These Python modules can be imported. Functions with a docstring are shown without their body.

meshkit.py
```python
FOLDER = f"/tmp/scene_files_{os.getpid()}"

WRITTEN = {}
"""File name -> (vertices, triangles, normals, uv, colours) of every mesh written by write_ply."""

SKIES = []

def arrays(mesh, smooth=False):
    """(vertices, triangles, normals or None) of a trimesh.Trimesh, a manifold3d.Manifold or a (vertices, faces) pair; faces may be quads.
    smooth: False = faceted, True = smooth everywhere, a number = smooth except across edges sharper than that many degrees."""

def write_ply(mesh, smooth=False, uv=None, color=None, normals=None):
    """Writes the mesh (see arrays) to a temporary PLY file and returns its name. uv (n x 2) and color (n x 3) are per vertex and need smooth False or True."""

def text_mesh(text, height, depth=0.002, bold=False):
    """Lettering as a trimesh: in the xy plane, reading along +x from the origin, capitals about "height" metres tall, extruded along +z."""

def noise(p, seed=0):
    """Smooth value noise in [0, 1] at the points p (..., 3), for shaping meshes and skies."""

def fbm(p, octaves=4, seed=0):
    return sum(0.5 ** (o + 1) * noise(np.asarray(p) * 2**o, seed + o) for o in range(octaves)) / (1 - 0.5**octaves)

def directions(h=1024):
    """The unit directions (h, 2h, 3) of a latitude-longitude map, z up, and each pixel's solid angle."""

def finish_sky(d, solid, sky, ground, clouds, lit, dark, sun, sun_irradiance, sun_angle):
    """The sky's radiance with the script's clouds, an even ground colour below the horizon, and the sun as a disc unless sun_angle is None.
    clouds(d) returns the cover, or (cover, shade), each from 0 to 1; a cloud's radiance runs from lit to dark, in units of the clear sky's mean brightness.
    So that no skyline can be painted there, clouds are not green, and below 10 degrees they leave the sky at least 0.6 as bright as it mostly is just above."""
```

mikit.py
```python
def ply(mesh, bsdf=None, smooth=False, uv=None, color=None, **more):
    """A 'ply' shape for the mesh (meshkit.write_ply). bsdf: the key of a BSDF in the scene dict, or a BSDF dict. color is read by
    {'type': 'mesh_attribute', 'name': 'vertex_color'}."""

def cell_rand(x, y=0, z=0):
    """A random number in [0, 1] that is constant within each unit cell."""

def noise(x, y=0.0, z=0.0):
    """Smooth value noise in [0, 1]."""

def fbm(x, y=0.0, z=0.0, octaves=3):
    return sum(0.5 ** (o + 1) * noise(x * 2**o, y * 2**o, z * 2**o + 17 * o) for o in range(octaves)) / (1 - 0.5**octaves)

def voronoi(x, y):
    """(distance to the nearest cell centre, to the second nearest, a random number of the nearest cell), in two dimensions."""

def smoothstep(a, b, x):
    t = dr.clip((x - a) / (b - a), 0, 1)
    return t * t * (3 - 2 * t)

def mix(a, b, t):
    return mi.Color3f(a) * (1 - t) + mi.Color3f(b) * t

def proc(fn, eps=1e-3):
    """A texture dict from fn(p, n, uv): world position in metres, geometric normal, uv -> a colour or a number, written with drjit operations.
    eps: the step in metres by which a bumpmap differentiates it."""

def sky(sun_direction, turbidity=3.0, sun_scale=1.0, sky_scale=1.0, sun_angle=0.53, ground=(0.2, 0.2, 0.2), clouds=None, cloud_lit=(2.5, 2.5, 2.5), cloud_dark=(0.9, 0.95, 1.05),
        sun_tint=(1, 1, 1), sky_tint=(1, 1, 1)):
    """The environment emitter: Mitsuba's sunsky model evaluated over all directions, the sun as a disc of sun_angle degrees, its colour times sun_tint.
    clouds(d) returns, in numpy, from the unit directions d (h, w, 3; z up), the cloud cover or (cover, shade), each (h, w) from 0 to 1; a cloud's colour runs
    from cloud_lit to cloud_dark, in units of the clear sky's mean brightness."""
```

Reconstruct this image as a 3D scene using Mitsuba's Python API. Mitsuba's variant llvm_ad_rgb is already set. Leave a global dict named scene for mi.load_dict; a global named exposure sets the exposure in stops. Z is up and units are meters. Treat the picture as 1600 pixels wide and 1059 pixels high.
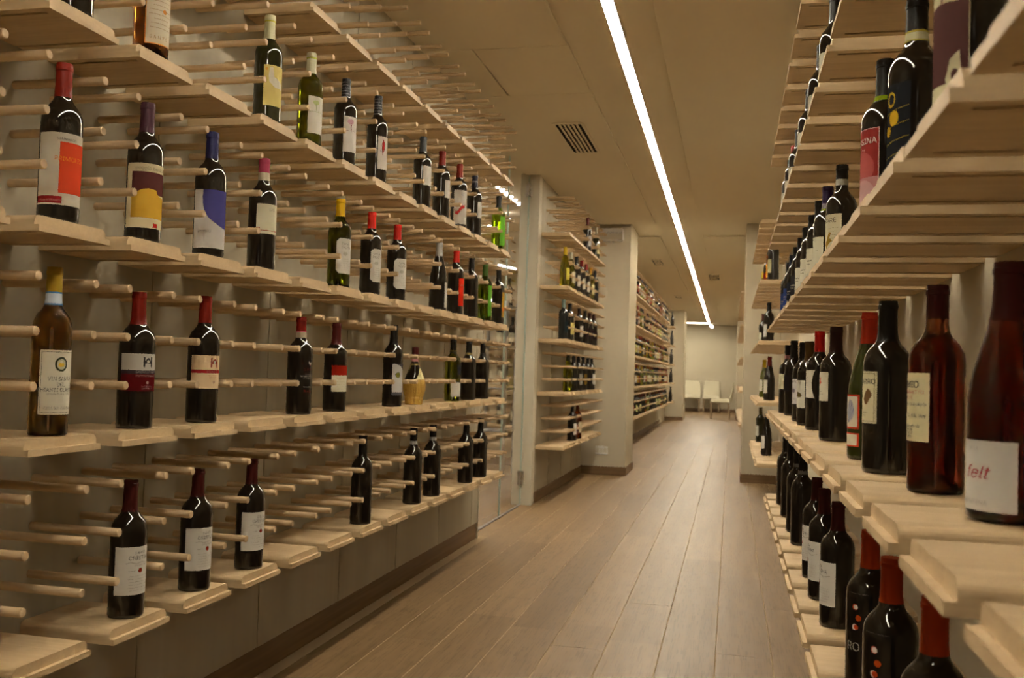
import math, random
import numpy as np, trimesh, manifold3d as m3
import drjit as dr, mitsuba as mi
import mikit, meshkit
from mikit import noise, fbm, cell_rand, smoothstep, mix, proc
from shapely.geometry import Polygon, box as sbox, Point
from shapely import affinity
mi.set_log_level(mi.LogLevel.Error)
T = mi.ScalarTransform4f
random.seed(7)
scene, labels = {}, {}

# ---------------------------------------------------------------- camera, light, exposure
YAW, PITCH, ROLL, FPX, CAMH = -0.2301465, 0.0339867, 0.0309970, 1469.542, 0.9777
cy, sy, cp, sp = math.cos(YAW), math.sin(YAW), math.cos(PITCH), math.sin(PITCH)
fwd = np.array([sy * cp, cy * cp, sp]); right = np.array([cy, -sy, 0.0]); up = np.cross(right, fwd)
up = -math.sin(ROLL) * right + math.cos(ROLL) * up
eye = np.array([0, 0, CAMH])
scene['camera'] = {'type': 'thinlens', 'fov_axis': 'x', 'fov': math.degrees(2 * math.atan(800 / FPX)), 'aperture_radius': 0.0022, 'focus_distance': 2.2,
                   'near_clip': 0.02, 'far_clip': 100.0,
                   'to_world': T().look_at(origin=eye.tolist(), target=(eye + fwd).tolist(), up=up.tolist())}
exposure = 2.36
STRIP = (22.0, 19.75, 15.5)      # the LED line in the corridor ceiling
STRIP_END = (2.6, 2.4, 1.9)    # its short leg round the corner at the far end

# ---------------------------------------------------------------- sizes (metres)
ZC, ZB = 2.435, 2.449             # ceiling boards, ceiling band that carries the light
XW, XL, XRW, XR = -1.42, -1.199, 0.442, 0.162
PITCHY, BW, BT = 0.26306, 0.1955, 0.030
ROWZ = {5: 0.4, 4: 0.8, 3: 1.2, 2: 1.6, 1: 2.0}     # underside of the boards of each row
PEGDZ, PEGSTEP, PEGGAP, PEGR = 0.0777, 0.0995, 0.1067, 0.0088

# ---------------------------------------------------------------- materials
def lin(c):
    if isinstance(c, str):
        c = [int(c[i:i + 2], 16) / 255 for i in (1, 3, 5)]
        c = [x / 12.92 if x <= 0.04045 else ((x + 0.055) / 1.055) ** 2.4 for x in c]
    return list(map(float, c))

ALB = 0.74     # all surfaces are this much darker than the colours written below
def tint(c): return {'type': 'rgb', 'value': lin(c)}
def rgb(c): return {'type': 'rgb', 'value': [v * ALB for v in lin(c)]}

def mat(key, **d):
    scene[key] = d if d['type'] in ('dielectric', 'roughdielectric', 'thindielectric', 'twosided') else {'type': 'twosided', 'b': d}
    return key

def paint(c):
    key = 'paper_' + (c[1:] if isinstance(c, str) else '_'.join('%03d' % int(v * 1000) for v in c))
    if key not in scene: mat(key, type='diffuse', reflectance=rgb(c))
    return key

def foil(c):
    key = 'foil_' + c[1:]
    if key not in scene: mat(key, type='principled', base_color=rgb(c), roughness=0.45, specular=0.2)
    return key

def glass_dark(c):
    key = 'darkglass_' + c[1:]
    if key not in scene: mat(key, type='roughplastic', diffuse_reflectance=rgb(c), alpha=0.018, int_ior=1.52)
    return key

def glass_clear(c):
    key = 'clearglass_' + c[1:]
    if key not in scene: mat(key, type='roughdielectric', int_ior=1.45, alpha=0.02, specular_transmittance=tint(c))
    return key

def beech_tex(p, n, uv):
    lam = cell_rand(dr.floor(p.y * 24.0), dr.floor(p.z * 2.5 + 0.02), dr.floor(p.x * 1.3))
    grain = fbm(p.x * 9.0, p.y * 160.0, p.z * 160.0)
    fleck = noise(p.x * 60.0, p.y * 380.0, p.z * 300.0)
    return mix((0.64, 0.475, 0.28), (0.51, 0.352, 0.185), dr.clip(0.48 * lam + 0.62 * grain - 0.16, 0, 1)) * (0.95 + 0.08 * fleck)
def peg_tex(p, n, uv):
    v = cell_rand(dr.floor(p.y * 18.0), dr.floor(p.z * 9.9), 3)
    return mix((0.68, 0.51, 0.315), (0.565, 0.39, 0.215), dr.clip(0.55 * v + 0.5 * fbm(p.x * 12.0, p.y * 240.0, p.z * 240.0) - 0.1, 0, 1))
def panel_tex(p, n, uv):
    g = fbm(p.y * 46.0, p.z * 1.3, p.x * 3.0)
    b = noise(p.y * 9.0, p.z * 0.5)
    return mix((0.455, 0.40, 0.295), (0.375, 0.325, 0.23), dr.clip(0.75 * g + 0.35 * b - 0.05, 0, 1))
def oak_tex(p, n, uv):
    col = dr.floor((p.x + 0.993) / 0.192)
    row = dr.floor((p.y + 0.77 * cell_rand(col, 4) * 2.1) / 2.1)
    tone = cell_rand(col, row, 9)
    wav = p.x * 42.0 + 2.2 * fbm(p.x * 5.0, p.y * 0.9, col) + 7.0 * cell_rand(col, row, 2)
    g = fbm(wav, p.y * 1.6, col)
    pore = smoothstep(0.62, 0.8, noise(p.x * 420.0, p.y * 14.0, col))
    return mix((0.222, 0.138, 0.064), (0.138, 0.081, 0.034), dr.clip(0.6 * g + 0.5 * tone - 0.15, 0, 1)) * (1.0 - 0.22 * pore)
def oak_bump(p, n, uv):
    col = dr.floor((p.x + 0.993) / 0.192)
    return fbm(p.x * 70.0 + 3.0 * fbm(p.x * 5.0, p.y * 0.9, col), p.y * 3.0, col)
def oakfar_tex(p, n, uv):
    f = (p.x + 0.993) / 0.192
    d = dr.abs(f - dr.round(f))
    return mix((0.34, 0.245, 0.145), oak_tex(p, n, uv), smoothstep(0.004, 0.012, d))
def skirt_tex(p, n, uv):
    return mix((0.215, 0.125, 0.058), (0.145, 0.08, 0.036), fbm(p.y * 3.0 + p.x * 3.0, p.z * 90.0, 1.0))
def plaster_tex(p, n, uv):
    return mi.Color3f(0.63, 0.555, 0.415) * (0.975 + 0.05 * fbm(p.x * 1.5, p.y * 1.5, p.z * 1.5))
def straw_tex(p, n, uv):
    a = dr.atan2(p.y - 3.625, p.x + 1.25)
    return mix((0.72, 0.44, 0.09), (0.42, 0.22, 0.03), dr.clip(fbm(a * 14.0, p.z * 26.0, 2.0) * 1.3 - 0.2, 0, 1))

mat('beech', type='principled', base_color=proc(lambda p, n, uv: beech_tex(p, n, uv) * ALB), roughness=0.55, specular=0.3)
mat('beech_peg', type='principled', base_color=proc(lambda p, n, uv: peg_tex(p, n, uv) * ALB), roughness=0.55, specular=0.3)
mat('panel_veneer', type='principled', base_color=proc(lambda p, n, uv: panel_tex(p, n, uv) * ALB), roughness=0.6, specular=0.25)
scene['oak'] = {'type': 'twosided', 'b': {'type': 'bumpmap', 'arbitrary': {**proc(oak_bump, 2e-3)}, 'scale': 0.0006,
                'bsdf': {'type': 'principled', 'base_color': proc(lambda p, n, uv: oak_tex(p, n, uv) * ALB), 'roughness': 0.48, 'specular': 0.36}}}
mat('oak_far', type='principled', base_color=proc(lambda p, n, uv: oakfar_tex(p, n, uv) * ALB), roughness=0.48, specular=0.36)
mat('oak_seam', type='diffuse', reflectance=rgb((0.36, 0.26, 0.155)))
mat('skirting_wood', type='principled', base_color=proc(lambda p, n, uv: skirt_tex(p, n, uv) * ALB), roughness=0.5, specular=0.3)
mat('plaster', type='diffuse', reflectance=proc(lambda p, n, uv: plaster_tex(p, n, uv) * ALB))
mat('ceiling_paint', type='diffuse', reflectance=rgb((0.79, 0.69, 0.52)))
mat('white_paint', type='principled', base_color=rgb((0.64, 0.585, 0.46)), roughness=0.5, specular=0.3)
mat('white_plastic', type='principled', base_color=rgb((0.74, 0.71, 0.66)), roughness=0.45, specular=0.4)
mat('grey_plastic', type='principled', base_color=rgb((0.40, 0.385, 0.36)), roughness=0.45, specular=0.4)
mat('slot_dark', type='diffuse', reflectance=rgb((0.02, 0.018, 0.014)))
mat('steel', type='roughconductor', material='Al', alpha=0.25, specular_reflectance=tint((0.62, 0.60, 0.56)))
mat('steel_dull', type='principled', base_color=rgb((0.42, 0.41, 0.40)), metallic=0.8, roughness=0.4)
mat('glass_pane', type='thindielectric', int_ior=1.5)
mat('glass_edge', type='principled', base_color=rgb((0.42, 0.52, 0.46)), roughness=0.3, specular=0.5)
mat('cream_fabric', type='principled', base_color=rgb((0.70, 0.635, 0.465)), roughness=0.8, sheen=0.3)
mat('chair_wood', type='principled', base_color=rgb((0.36, 0.26, 0.15)), roughness=0.5)
mat('straw', type='principled', base_color=proc(lambda p, n, uv: straw_tex(p, n, uv) * ALB), roughness=0.6)
mat('lamp_body', type='diffuse', reflectance=rgb((0.8, 0.8, 0.78)))
def wine(c, dens):
    """a clear bottle full of wine: light fades inside with depth; c = what passes 7 cm"""
    key = 'wineglass_%s' % c[1:]
    if key not in scene:
        mat(key, type='roughdielectric', int_ior=1.46, alpha=0.02)
        sig = [-math.log(max(v, 1e-3)) / 0.07 * dens for v in lin(c)]; top = max(sig)
        scene['liquid_' + key] = {'type': 'homogeneous', 'albedo': 0.0, 'scale': top, 'sigma_t': {'type': 'rgb', 'value': [v / top for v in sig]}}
    return key
BLACKGLASS = glass_dark('#14100d'); GREENDARK = glass_dark('#1d1f0c')

# ---------------------------------------------------------------- mesh helpers
def bx(x0, x1, y0, y1, z0, z1, c=0.0):
    if c <= 0:
        return trimesh.creation.box(bounds=[[x0, y0, z0], [x1, y1, z1]])
    pts = [(x, y, z) for ix, x in ((1, x0), (-1, x1)) for iy, y in ((1, y0), (-1, y1)) for iz, z in ((1, z0), (-1, z1))
           for x, y, z in ((x, y + iy * c, z + iz * c), (x + ix * c, y, z + iz * c), (x + ix * c, y + iy * c, z))]
    return trimesh.convex.convex_hull(np.array(pts))

def cat(*ms): return trimesh.util.concatenate(list(ms))
def lathe(prof, n=32): return trimesh.creation.revolve(np.array(prof, float), sections=n)
def cyl(p0, p1, r, n=12): return trimesh.creation.cylinder(radius=r, segment=[p0, p1], sections=n)
def mani(m): return m3.Manifold(m3.Mesh(np.asarray(m.vertices, np.float32), np.asarray(m.faces, np.uint32)))
def tri(m):
    a = m.to_mesh(); return trimesh.Trimesh(a.vert_properties[:, :3], a.tri_verts, process=False)

def put(key, mesh, m, smooth=False, **lab):
    """one entry of the scene; a taken key gets the next number"""
    k, i = key, 0
    while k in scene: i += 1; k = '%s_%03d' % (key, i)
    scene[k] = mikit.ply(mesh, m, smooth) if not isinstance(mesh, dict) else {**mesh, 'bsdf': {'type': 'ref', 'id': m}}
    if lab: labels[k] = lab
    return k

_used = {}
def newkey(name):
    i = _used.get(name, -1) + 1; _used[name] = i
    return name if i == 0 else '%s_%03d' % (name, i)

def thing(name, label, category, group=None):
    k = newkey(name); labels[k] = {'label': label, 'category': category}
    if group: labels[k]['group'] = group
    return k

def struct(key, mesh, m, label=None, smooth=False):
    k = put(key, mesh, m, smooth)
    labels[k] = {'kind': 'structure', **({'label': label} if label else {})}
    return k

# ---------------------------------------------------------------- the room
FARY = 27.2
struct('floor', cat(bx(-4.3, 1.0, -1.7, 16.0, -0.12, -0.0022), bx(-4.3, 1.0, 16.0, FARY + 0.1, -0.12, 0.0)), 'oak_far', 'brown oak plank floor')
plank_len = 2.1
plank_mesh = {}
def plank(x0, y0, y1):
    L = round(y1 - y0, 3)
    if L < 0.05: return
    if L not in plank_mesh:
        plank_mesh[L] = mikit.ply(bx(0.0011, 0.192 - 0.0011, 0.0006, L - 0.0006, -0.012, 0, 0.0004), 'oak')
    put('floor__plank', {**plank_mesh[L], 'to_world': T().translate([x0, y0, 0])}, 'oak')
struct('trim_1', bx(-1.70, 0.44, -1.5, 16.0, -0.0021, -0.0006), 'oak_seam', 'pale joints between the floor planks')
for c in range(-4, 8):
    x0 = -0.993 + 0.192 * c
    if c in (-4, -3): ya, yb = 5.42, 9.55
    elif c == -2: ya, yb = 0.6, 16.0
    else: ya, yb = 0.6, 16.0
    y = ya - ((c * 1.37 + 5) % plank_len)
    while y < yb:
        plank(x0, max(y, ya), min(y + plank_len, yb)); y += plank_len

# ceiling: band with the light line, lower boards beside it, recessed joints
struct('ceiling', bx(-4.3, 1.0, -1.7, FARY + 0.1, ZB, ZB + 0.1), 'ceiling_paint', 'cream ceiling with a recessed middle band')
def cboard(x0, x1, y0, y1): put('ceiling__board', bx(x0, x1, y0, y1, ZC, ZB + 0.001, 0.002), 'ceiling_paint')
cboard(XW - 0.1, -0.74, -1.6, 4.078); cboard(XW - 0.1, -1.186, 4.082, 4.798); cboard(-0.684, -0.74, 4.082, 4.1)
cboard(-1.182, -0.74, 4.082, 4.798); cboard(XW - 0.1, -0.74, 4.802, 9.1)
cboard(-0.335, XRW, -1.6, 9.1); cboard(XW - 0.1, -0.76, 9.95, 21.0); cboard(-0.32, XRW, 9.95, 22.0)
scene.pop('ceiling__board_002', None)

# left: panelled wall behind the first rack
struct('wall_left', bx(XW - 0.13, XW - 0.016, -1.6, 5.34, 0, ZB), 'plaster', 'pale veneered wall behind the left pin racks')
yy = 2.09 - 0.62 * 5
while yy < 5.3:
    put('wall_left__panel', bx(XW - 0.016, XW, max(yy, -1.0) + 0.0006, min(yy + 0.62, 5.322) - 0.0006, 0.092, ZB - 0.001, 0.0008), 'panel_veneer'); yy += 0.62
put('wall_left__edge_trim', bx(XW - 0.13, XW + 0.002, 5.324, 5.345, 0.0, ZB - 0.001, 0.001), 'white_paint')
struct('baseboard_left', bx(XW - 0.016, XW - 0.004, -1.0, 5.322, 0.0, 0.09, 0.001), 'skirting_wood', 'dark wooden baseboard under the first left rack')
# wall behind the second left rack, pillar, third wall, far pillar
struct('wall_left_2', bx(XW - 0.13, XW, 6.885, 9.15, 0, ZB), 'plaster', 'cream wall behind the second left pin rack')
yy = 6.89
while yy < 9.1:
    put('wall_left_2__panel', bx(XW - 0.001, XW + 0.006, yy + 0.002, min(yy + 0.56, 9.148) - 0.002, 0.08, ZC - 0.002, 0.0015), 'panel_veneer'); yy += 0.565
struct('baseboard_left_2', bx(XW, XW + 0.014, 6.90, 9.135, 0, 0.078, 0.002), 'skirting_wood')
struct('wall_pillar', bx(XW - 0.13, -0.985, 9.15, 9.85, 0, ZB), 'plaster', 'cream pillar on the left between the second and third rack')
struct('baseboard_pillar', cat(bx(XW + 0.002, -0.971, 9.136, 9.1499, 0, 0.08, 0.002), bx(-0.9849, -0.971, 9.1502, 9.862, 0, 0.08, 0.002)), 'skirting_wood')
struct('wall_left_3', bx(XW - 0.13, XW, 9.85, 21.1, 0, ZB), 'plaster', 'cream wall behind the far left rack')
struct('baseboard_left_3', bx(XW, XW + 0.014, 9.87, 19.4, 0, 0.08, 0.002), 'skirting_wood')
struct('wall_pillar_2', bx(XW - 0.13, -1.035, 21.1, 22.1, 0, ZB), 'plaster', 'far cream pillar on the left')
struct('baseboard_pillar_2', bx(XW + 0.002, -1.021, 21.086, 21.0999, 0, 0.08, 0.002), 'skirting_wood')
struct('wall_far', bx(-4.3, 1.0, FARY, FARY + 0.12, 0, ZB), 'plaster', 'far end wall behind the cream chairs')
struct('baseboard_far', bx(-4.2, 0.14, FARY - 0.014, FARY, 0, 0.09, 0.002), 'skirting_wood')
struct('wall_far_left', bx(-4.3, -4.2, 9.7, FARY, 0, ZB), 'plaster')
# right side
struct('wall_right', bx(XRW, XRW + 0.12, -1.6, 9.15, 0, ZB), 'plaster', 'cream wall behind the right shelves')
struct('baseboard_right', bx(XRW - 0.014, XRW, -1.0, 9.135, 0, 0.078, 0.002), 'skirting_wood')
struct('wall_pillar_3', bx(0.112, 0.62, 9.15, 9.85, 0, ZB), 'plaster', 'cream pillar on the right at the end of the shelves')
struct('baseboard_pillar_3', cat(bx(0.098, XRW - 0.015, 9.136, 9.1499, 0, 0.08, 0.002), bx(0.098, 0.1119, 9.1502, 9.86, 0, 0.08, 0.002)), 'skirting_wood')
struct('wall_right_2', bx(0.36, 0.46, 9.85, 22.5, 0, ZB), 'plaster')
struct('wall_far_right', bx(0.128, 0.46, 22.5, FARY, 0, ZB), 'plaster', 'far right wall beside the side-turned chair')
struct('baseboard_far_right', cat(bx(0.114, 0.1279, 22.486, FARY - 0.015, 0, 0.085, 0.002), bx(0.1281, 0.36, 22.486, 22.4999, 0, 0.085, 0.002)), 'skirting_wood')
mat('dark_paint', type='diffuse', reflectance=rgb((0.16, 0.14, 0.11)))
struct('wall_back', bx(-4.3, 1.0, -1.72, -1.6, 0, ZB), 'dark_paint')
# the room behind the glass
struct('wall_room_back', bx(-4.2, XW - 0.131, 9.6, 9.72, 0, ZB), 'plaster', 'back wall of the room behind the glass')
struct('baseboard_room', bx(-4.2, XW - 0.132, 9.586, 9.5999, 0, 0.08, 0.002), 'skirting_wood')
struct('wall_room_left', bx(-4.3, -4.2, -1.6, 9.7, 0, ZB), 'plaster')
struct('wall_room_front', bx(-4.2, XW - 0.131, 3.4, 3.5, 0, ZB), 'plaster')

# glass partition and door, white post
GX = -1.487
def pane(y0, y1): return (np.array([[GX, y0, 0.012], [GX, y1, 0.012], [GX, y1, ZC - 0.012], [GX, y0, ZC - 0.012]]), np.array([[0, 1, 2], [0, 2, 3]]))
struct('window_1', pane(5.352, 6.11), 'glass_pane', 'fixed clear glass panel after the first left rack')
put('window_1__edge', bx(GX - 0.005, GX + 0.005, 6.11, 6.116, 0.012, ZC - 0.012), 'glass_edge')
put('window_1__rail', bx(GX - 0.012, GX + 0.012, 5.352, 6.76, 0.0, 0.008, 0.001), 'steel_dull')
struct('door_1', pane(6.124, 6.752), 'glass_pane', 'frameless clear glass door hung on the white post')
put('door_1__edge', bx(GX - 0.005, GX + 0.005, 6.752, 6.758, 0.012, ZC - 0.012), 'glass_edge')
put('door_1__edge', bx(GX - 0.005, GX + 0.005, 6.118, 6.1235, 0.012, ZC - 0.012), 'glass_edge')
for z0, z1 in ((0.148, 0.25), (2.268, 2.36)):
    k = put('door_1__hinge', cat(bx(GX + 0.006, GX + 0.016, 6.68, 6.769, z0, z1, 0.001), bx(GX - 0.026, GX + 0.022, 6.7615, 6.7695, z0, z1, 0.001)), 'steel')
    for zz in (0.3, 0.7):
        put(k + '__screw', cyl((GX + 0.0155, 6.72, z0 + zz * (z1 - z0)), (GX + 0.0175, 6.72, z0 + zz * (z1 - z0)), 0.006, 10), 'steel_dull')
struct('trim_2', cat(bx(-1.556, GX - 0.001, 6.77, 6.884, 0, ZB - 0.001, 0.0015), bx(GX + 0.001, -1.409, 6.77, 6.884, 0, ZB - 0.001, 0.0015)), 'white_paint', 'white door post of the glass door')

# ---------------------------------------------------------------- ceiling light line, vents, small fittings
def sx(y): return -0.492 - 0.0051 * y
def strip_prism(y0, y1, h, z0, z1):
    v = [(sx(y) + s * h, y, z) for y in (y0, y1) for z in (z0, z1) for s in (-1, 1)]
    return trimesh.convex.convex_hull(np.array(v))
sk = thing('ceiling_light_line', 'long recessed LED light line running the length of the ceiling', 'light')
EY = 26.0
put(sk + '__frame', cat(*[trimesh.convex.convex_hull(np.array([(sx(y) + s, y, z) for y in (-0.8, EY) for z in (ZB - 0.004, ZB + 0.001) for s in (a, b)])) for a, b in ((-0.029, -0.0245), (0.0245, 0.029))]), 'white_paint')
def lamp(key, mesh, rad):
    k = put(key, mesh, 'lamp_body'); scene[k]['emitter'] = {'type': 'area', 'radiance': {'type': 'rgb', 'value': list(rad)}}; return k
def ceilquad(x00, x01, x10, x11, y0, y1, z):      # faces down
    return (np.array([[x00, y0, z], [x01, y0, z], [x11, y1, z], [x10, y1, z]]), np.array([[0, 2, 1], [0, 3, 2]]))
seg = np.linspace(-0.8, EY, 12)
vs, fs = [], []
for i in range(11):
    q, f = ceilquad(sx(seg[i]) - 0.024, sx(seg[i]) + 0.024, sx(seg[i + 1]) - 0.024, sx(seg[i + 1]) + 0.024, seg[i], seg[i + 1], ZB - 0.003)
    fs.append(f + 4 * i); vs.append(q)
lamp(sk + '__diffuser', (np.vstack(vs), np.vstack(fs)), STRIP)
lamp(sk + '__diffuser', ceilquad(-3.4, sx(EY) + 0.024, -3.4, sx(EY) + 0.024, EY, EY + 0.4, ZB - 0.003), STRIP_END)

def vent(x0, x1, y0, y1, label, z=ZC):
    k = thing('ceiling_vent', label, 'air vent', 'ceiling air vents')
    put(k + '__backing', bx(x0 + 0.01, x1 - 0.01, y0 + 0.02, y1 - 0.02, z - 0.0015, z + 0.0005), 'slot_dark')
    put(k + '__frame', cat(bx(x0, x1, y0, y0 + 0.03, z - 0.004, z), bx(x0, x1, y1 - 0.03, y1, z - 0.004, z), bx(x0, x0 + 0.016, y0 + 0.03, y1 - 0.03, z - 0.004, z), bx(x1 - 0.016, x1, y0 + 0.03, y1 - 0.03, z - 0.004, z)), 'ceiling_paint')
    n = 6; w = (x1 - x0 - 0.032) / n
    for i in range(1, n):
        put(k + '__slat', bx(x0 + 0.016 + i * w - 0.0065, x0 + 0.016 + i * w + 0.0065, y0 + 0.03, y1 - 0.03, z - 0.004, z - 0.0005), 'ceiling_paint')
vent(-1.06, -0.875, 5.36, 6.13, 'slotted air vent in the ceiling nearest the camera, left of the light line')
vent(-1.03, -0.885, 11.85, 12.55, 'small slotted ceiling vent just past the first left pillar')
vent(-0.365, -0.19, 13.6, 14.4, 'pale slotted ceiling vent right of the light line')
vent(-1.05, -0.92, 17.1, 17.9, 'farthest ceiling vent, above the far left rack')

k = thing('emergency_light', 'white rectangular emergency light high on the left pillar', 'emergency light')
put(k + '__housing', bx(-1.288, -1.045, 9.085, 9.1499, 2.272, 2.398, 0.008), 'white_plastic')
put(k + '__diffuser', bx(-1.272, -1.061, 9.079, 9.0845, 2.286, 2.345, 0.002), 'white_paint')
put(k + '__groove', bx(-1.272, -1.061, 9.082, 9.0849, 2.349, 2.356), 'grey_plastic')
put(k + '__led_stub', cat(cyl((-1.19, 9.11, 2.258), (-1.19, 9.11, 2.272), 0.008), cyl((-1.15, 9.11, 2.258), (-1.15, 9.11, 2.272), 0.008)), 'grey_plastic')
k = thing('wall_outlet', 'white double wall outlet low on the left pillar', 'outlet')
put(k + '__plate', bx(-1.277, -1.152, 9.139, 9.1499, 0.195, 0.275, 0.003), 'white_plastic')
for i in range(3):
    put(k + '__socket', bx(-1.266 + i * 0.036, -1.235 + i * 0.036, 9.137, 9.1392, 0.212, 0.258, 0.0008), 'white_paint')
k = thing('ceiling_spotlight', 'small white ceiling spotlight beside the corner of the light line', 'light')
put(k + '__arm', cyl((-0.555, 26.5, ZB - 0.05), (-0.555, 26.5, ZB), 0.012), 'white_plastic')
lamp(k + '__head', cyl((-0.60, 26.45, ZB - 0.05), (-0.53, 26.43, ZB - 0.10), 0.03, 16), (3.5, 3.3, 2.9))

# ---------------------------------------------------------------- racks: boards and pegs
def board_mesh(D, mirror=False):
    """a shelf board from the wall (x=0) to its front (x=D): rounded long top edges, stepped front, grooves below"""
    w, t, r, lip = BW, BT, 0.013, 0.0115
    a = np.linspace(0, math.pi / 2, 6)
    sec = [(0, 0), (w, 0), (w, t - r)] + [(w - r + r * math.cos(u), t - r + r * math.sin(u)) for u in a[1:]] + [(r - r * math.sin(u), t - r + r * math.cos(u)) for u in a[:-1]] + [(0, t - r)]
    cs = m3.CrossSection([sec])
    top = cs.extrude(D - 0.010)                     # x=y', y=z', z=x'
    low = m3.CrossSection([[(0, 0), (w, 0), (w, lip), (0, lip)]]).extrude(D)
    m = top + low
    for y0 in (0.017, w - 0.025):
        m = m - m3.Manifold.cube([0.009, 0.009, D]).translate([y0, -0.0005, -0.022])
    v = tri(m)
    v.vertices = v.vertices[:, [2, 0, 1]]
    if mirror: v.vertices[:, 0] *= -1; v.invert()
    return v
def peg_mesh(L, n=16):
    p = lathe([(0, 0), (PEGR, 0), (PEGR, L - 0.0015), (PEGR - 0.0015, L), (0, L)], n)
    v = p.vertices.copy(); p.vertices = np.c_[v[:, 2], v[:, 0], v[:, 1]]
    return p
BOARD_L = mikit.ply(board_mesh(XL - XW), 'beech'); BOARD_R = mikit.ply(board_mesh(XRW - XR, True), 'beech')
PEG = mikit.ply(peg_mesh(0.21), 'beech_peg', 40); PEG_FAR = mikit.ply(peg_mesh(0.21, 7), 'beech_peg', 40)

def rack(label, x, board, rows, y_first, n, pegs=None, peg=None, peg_y=0.0, lo=0):
    """rows: {row: y of the first board's near edge}; pegs: list of heights"""
    k = thing('bottle_rack', label, 'shelf rack', 'wine bottle racks along the walls')
    for r in rows:
        for i in range(n):
            put(k + '__shelf_board', {**board, 'to_world': T().translate([x, y_first[r] + i * PITCHY, ROWZ[r]])}, 'beech')
    if pegs:
        spots = [(peg_y + i * PITCHY + g, z) for i in range(lo, n) for g in (0.0, PEGGAP) for z in pegs]
        spots.sort(key=lambda s: s[0])
        for s in spots[:300]:
            put(k + '__peg', {**peg, 'to_world': T().translate([x, s[0], s[1]])}, 'beech_peg')
        if spots[300:]:
            base = peg_mesh(0.21, 8)
            ms = []
            for s in spots[300:]:
                m = base.copy(); m.apply_translation([x, s[0], s[1]]); ms.append(m)
            put(k + '__far_pegs', cat(*ms), 'beech_peg', 40, kind='stuff', label='wooden pegs at the far end of the rack')
    return k
PEGZ = [ROWZ[5] + 0.4 * i - PEGDZ - PEGSTEP * j for i in (5, 4, 3, 2, 1) for j in (0, 1, 2)]
PEGZ = [z for z in PEGZ if z < ZC - 0.04]
YL0 = 1.6172 - BW                                   # near edge of the board with index 0
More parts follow.
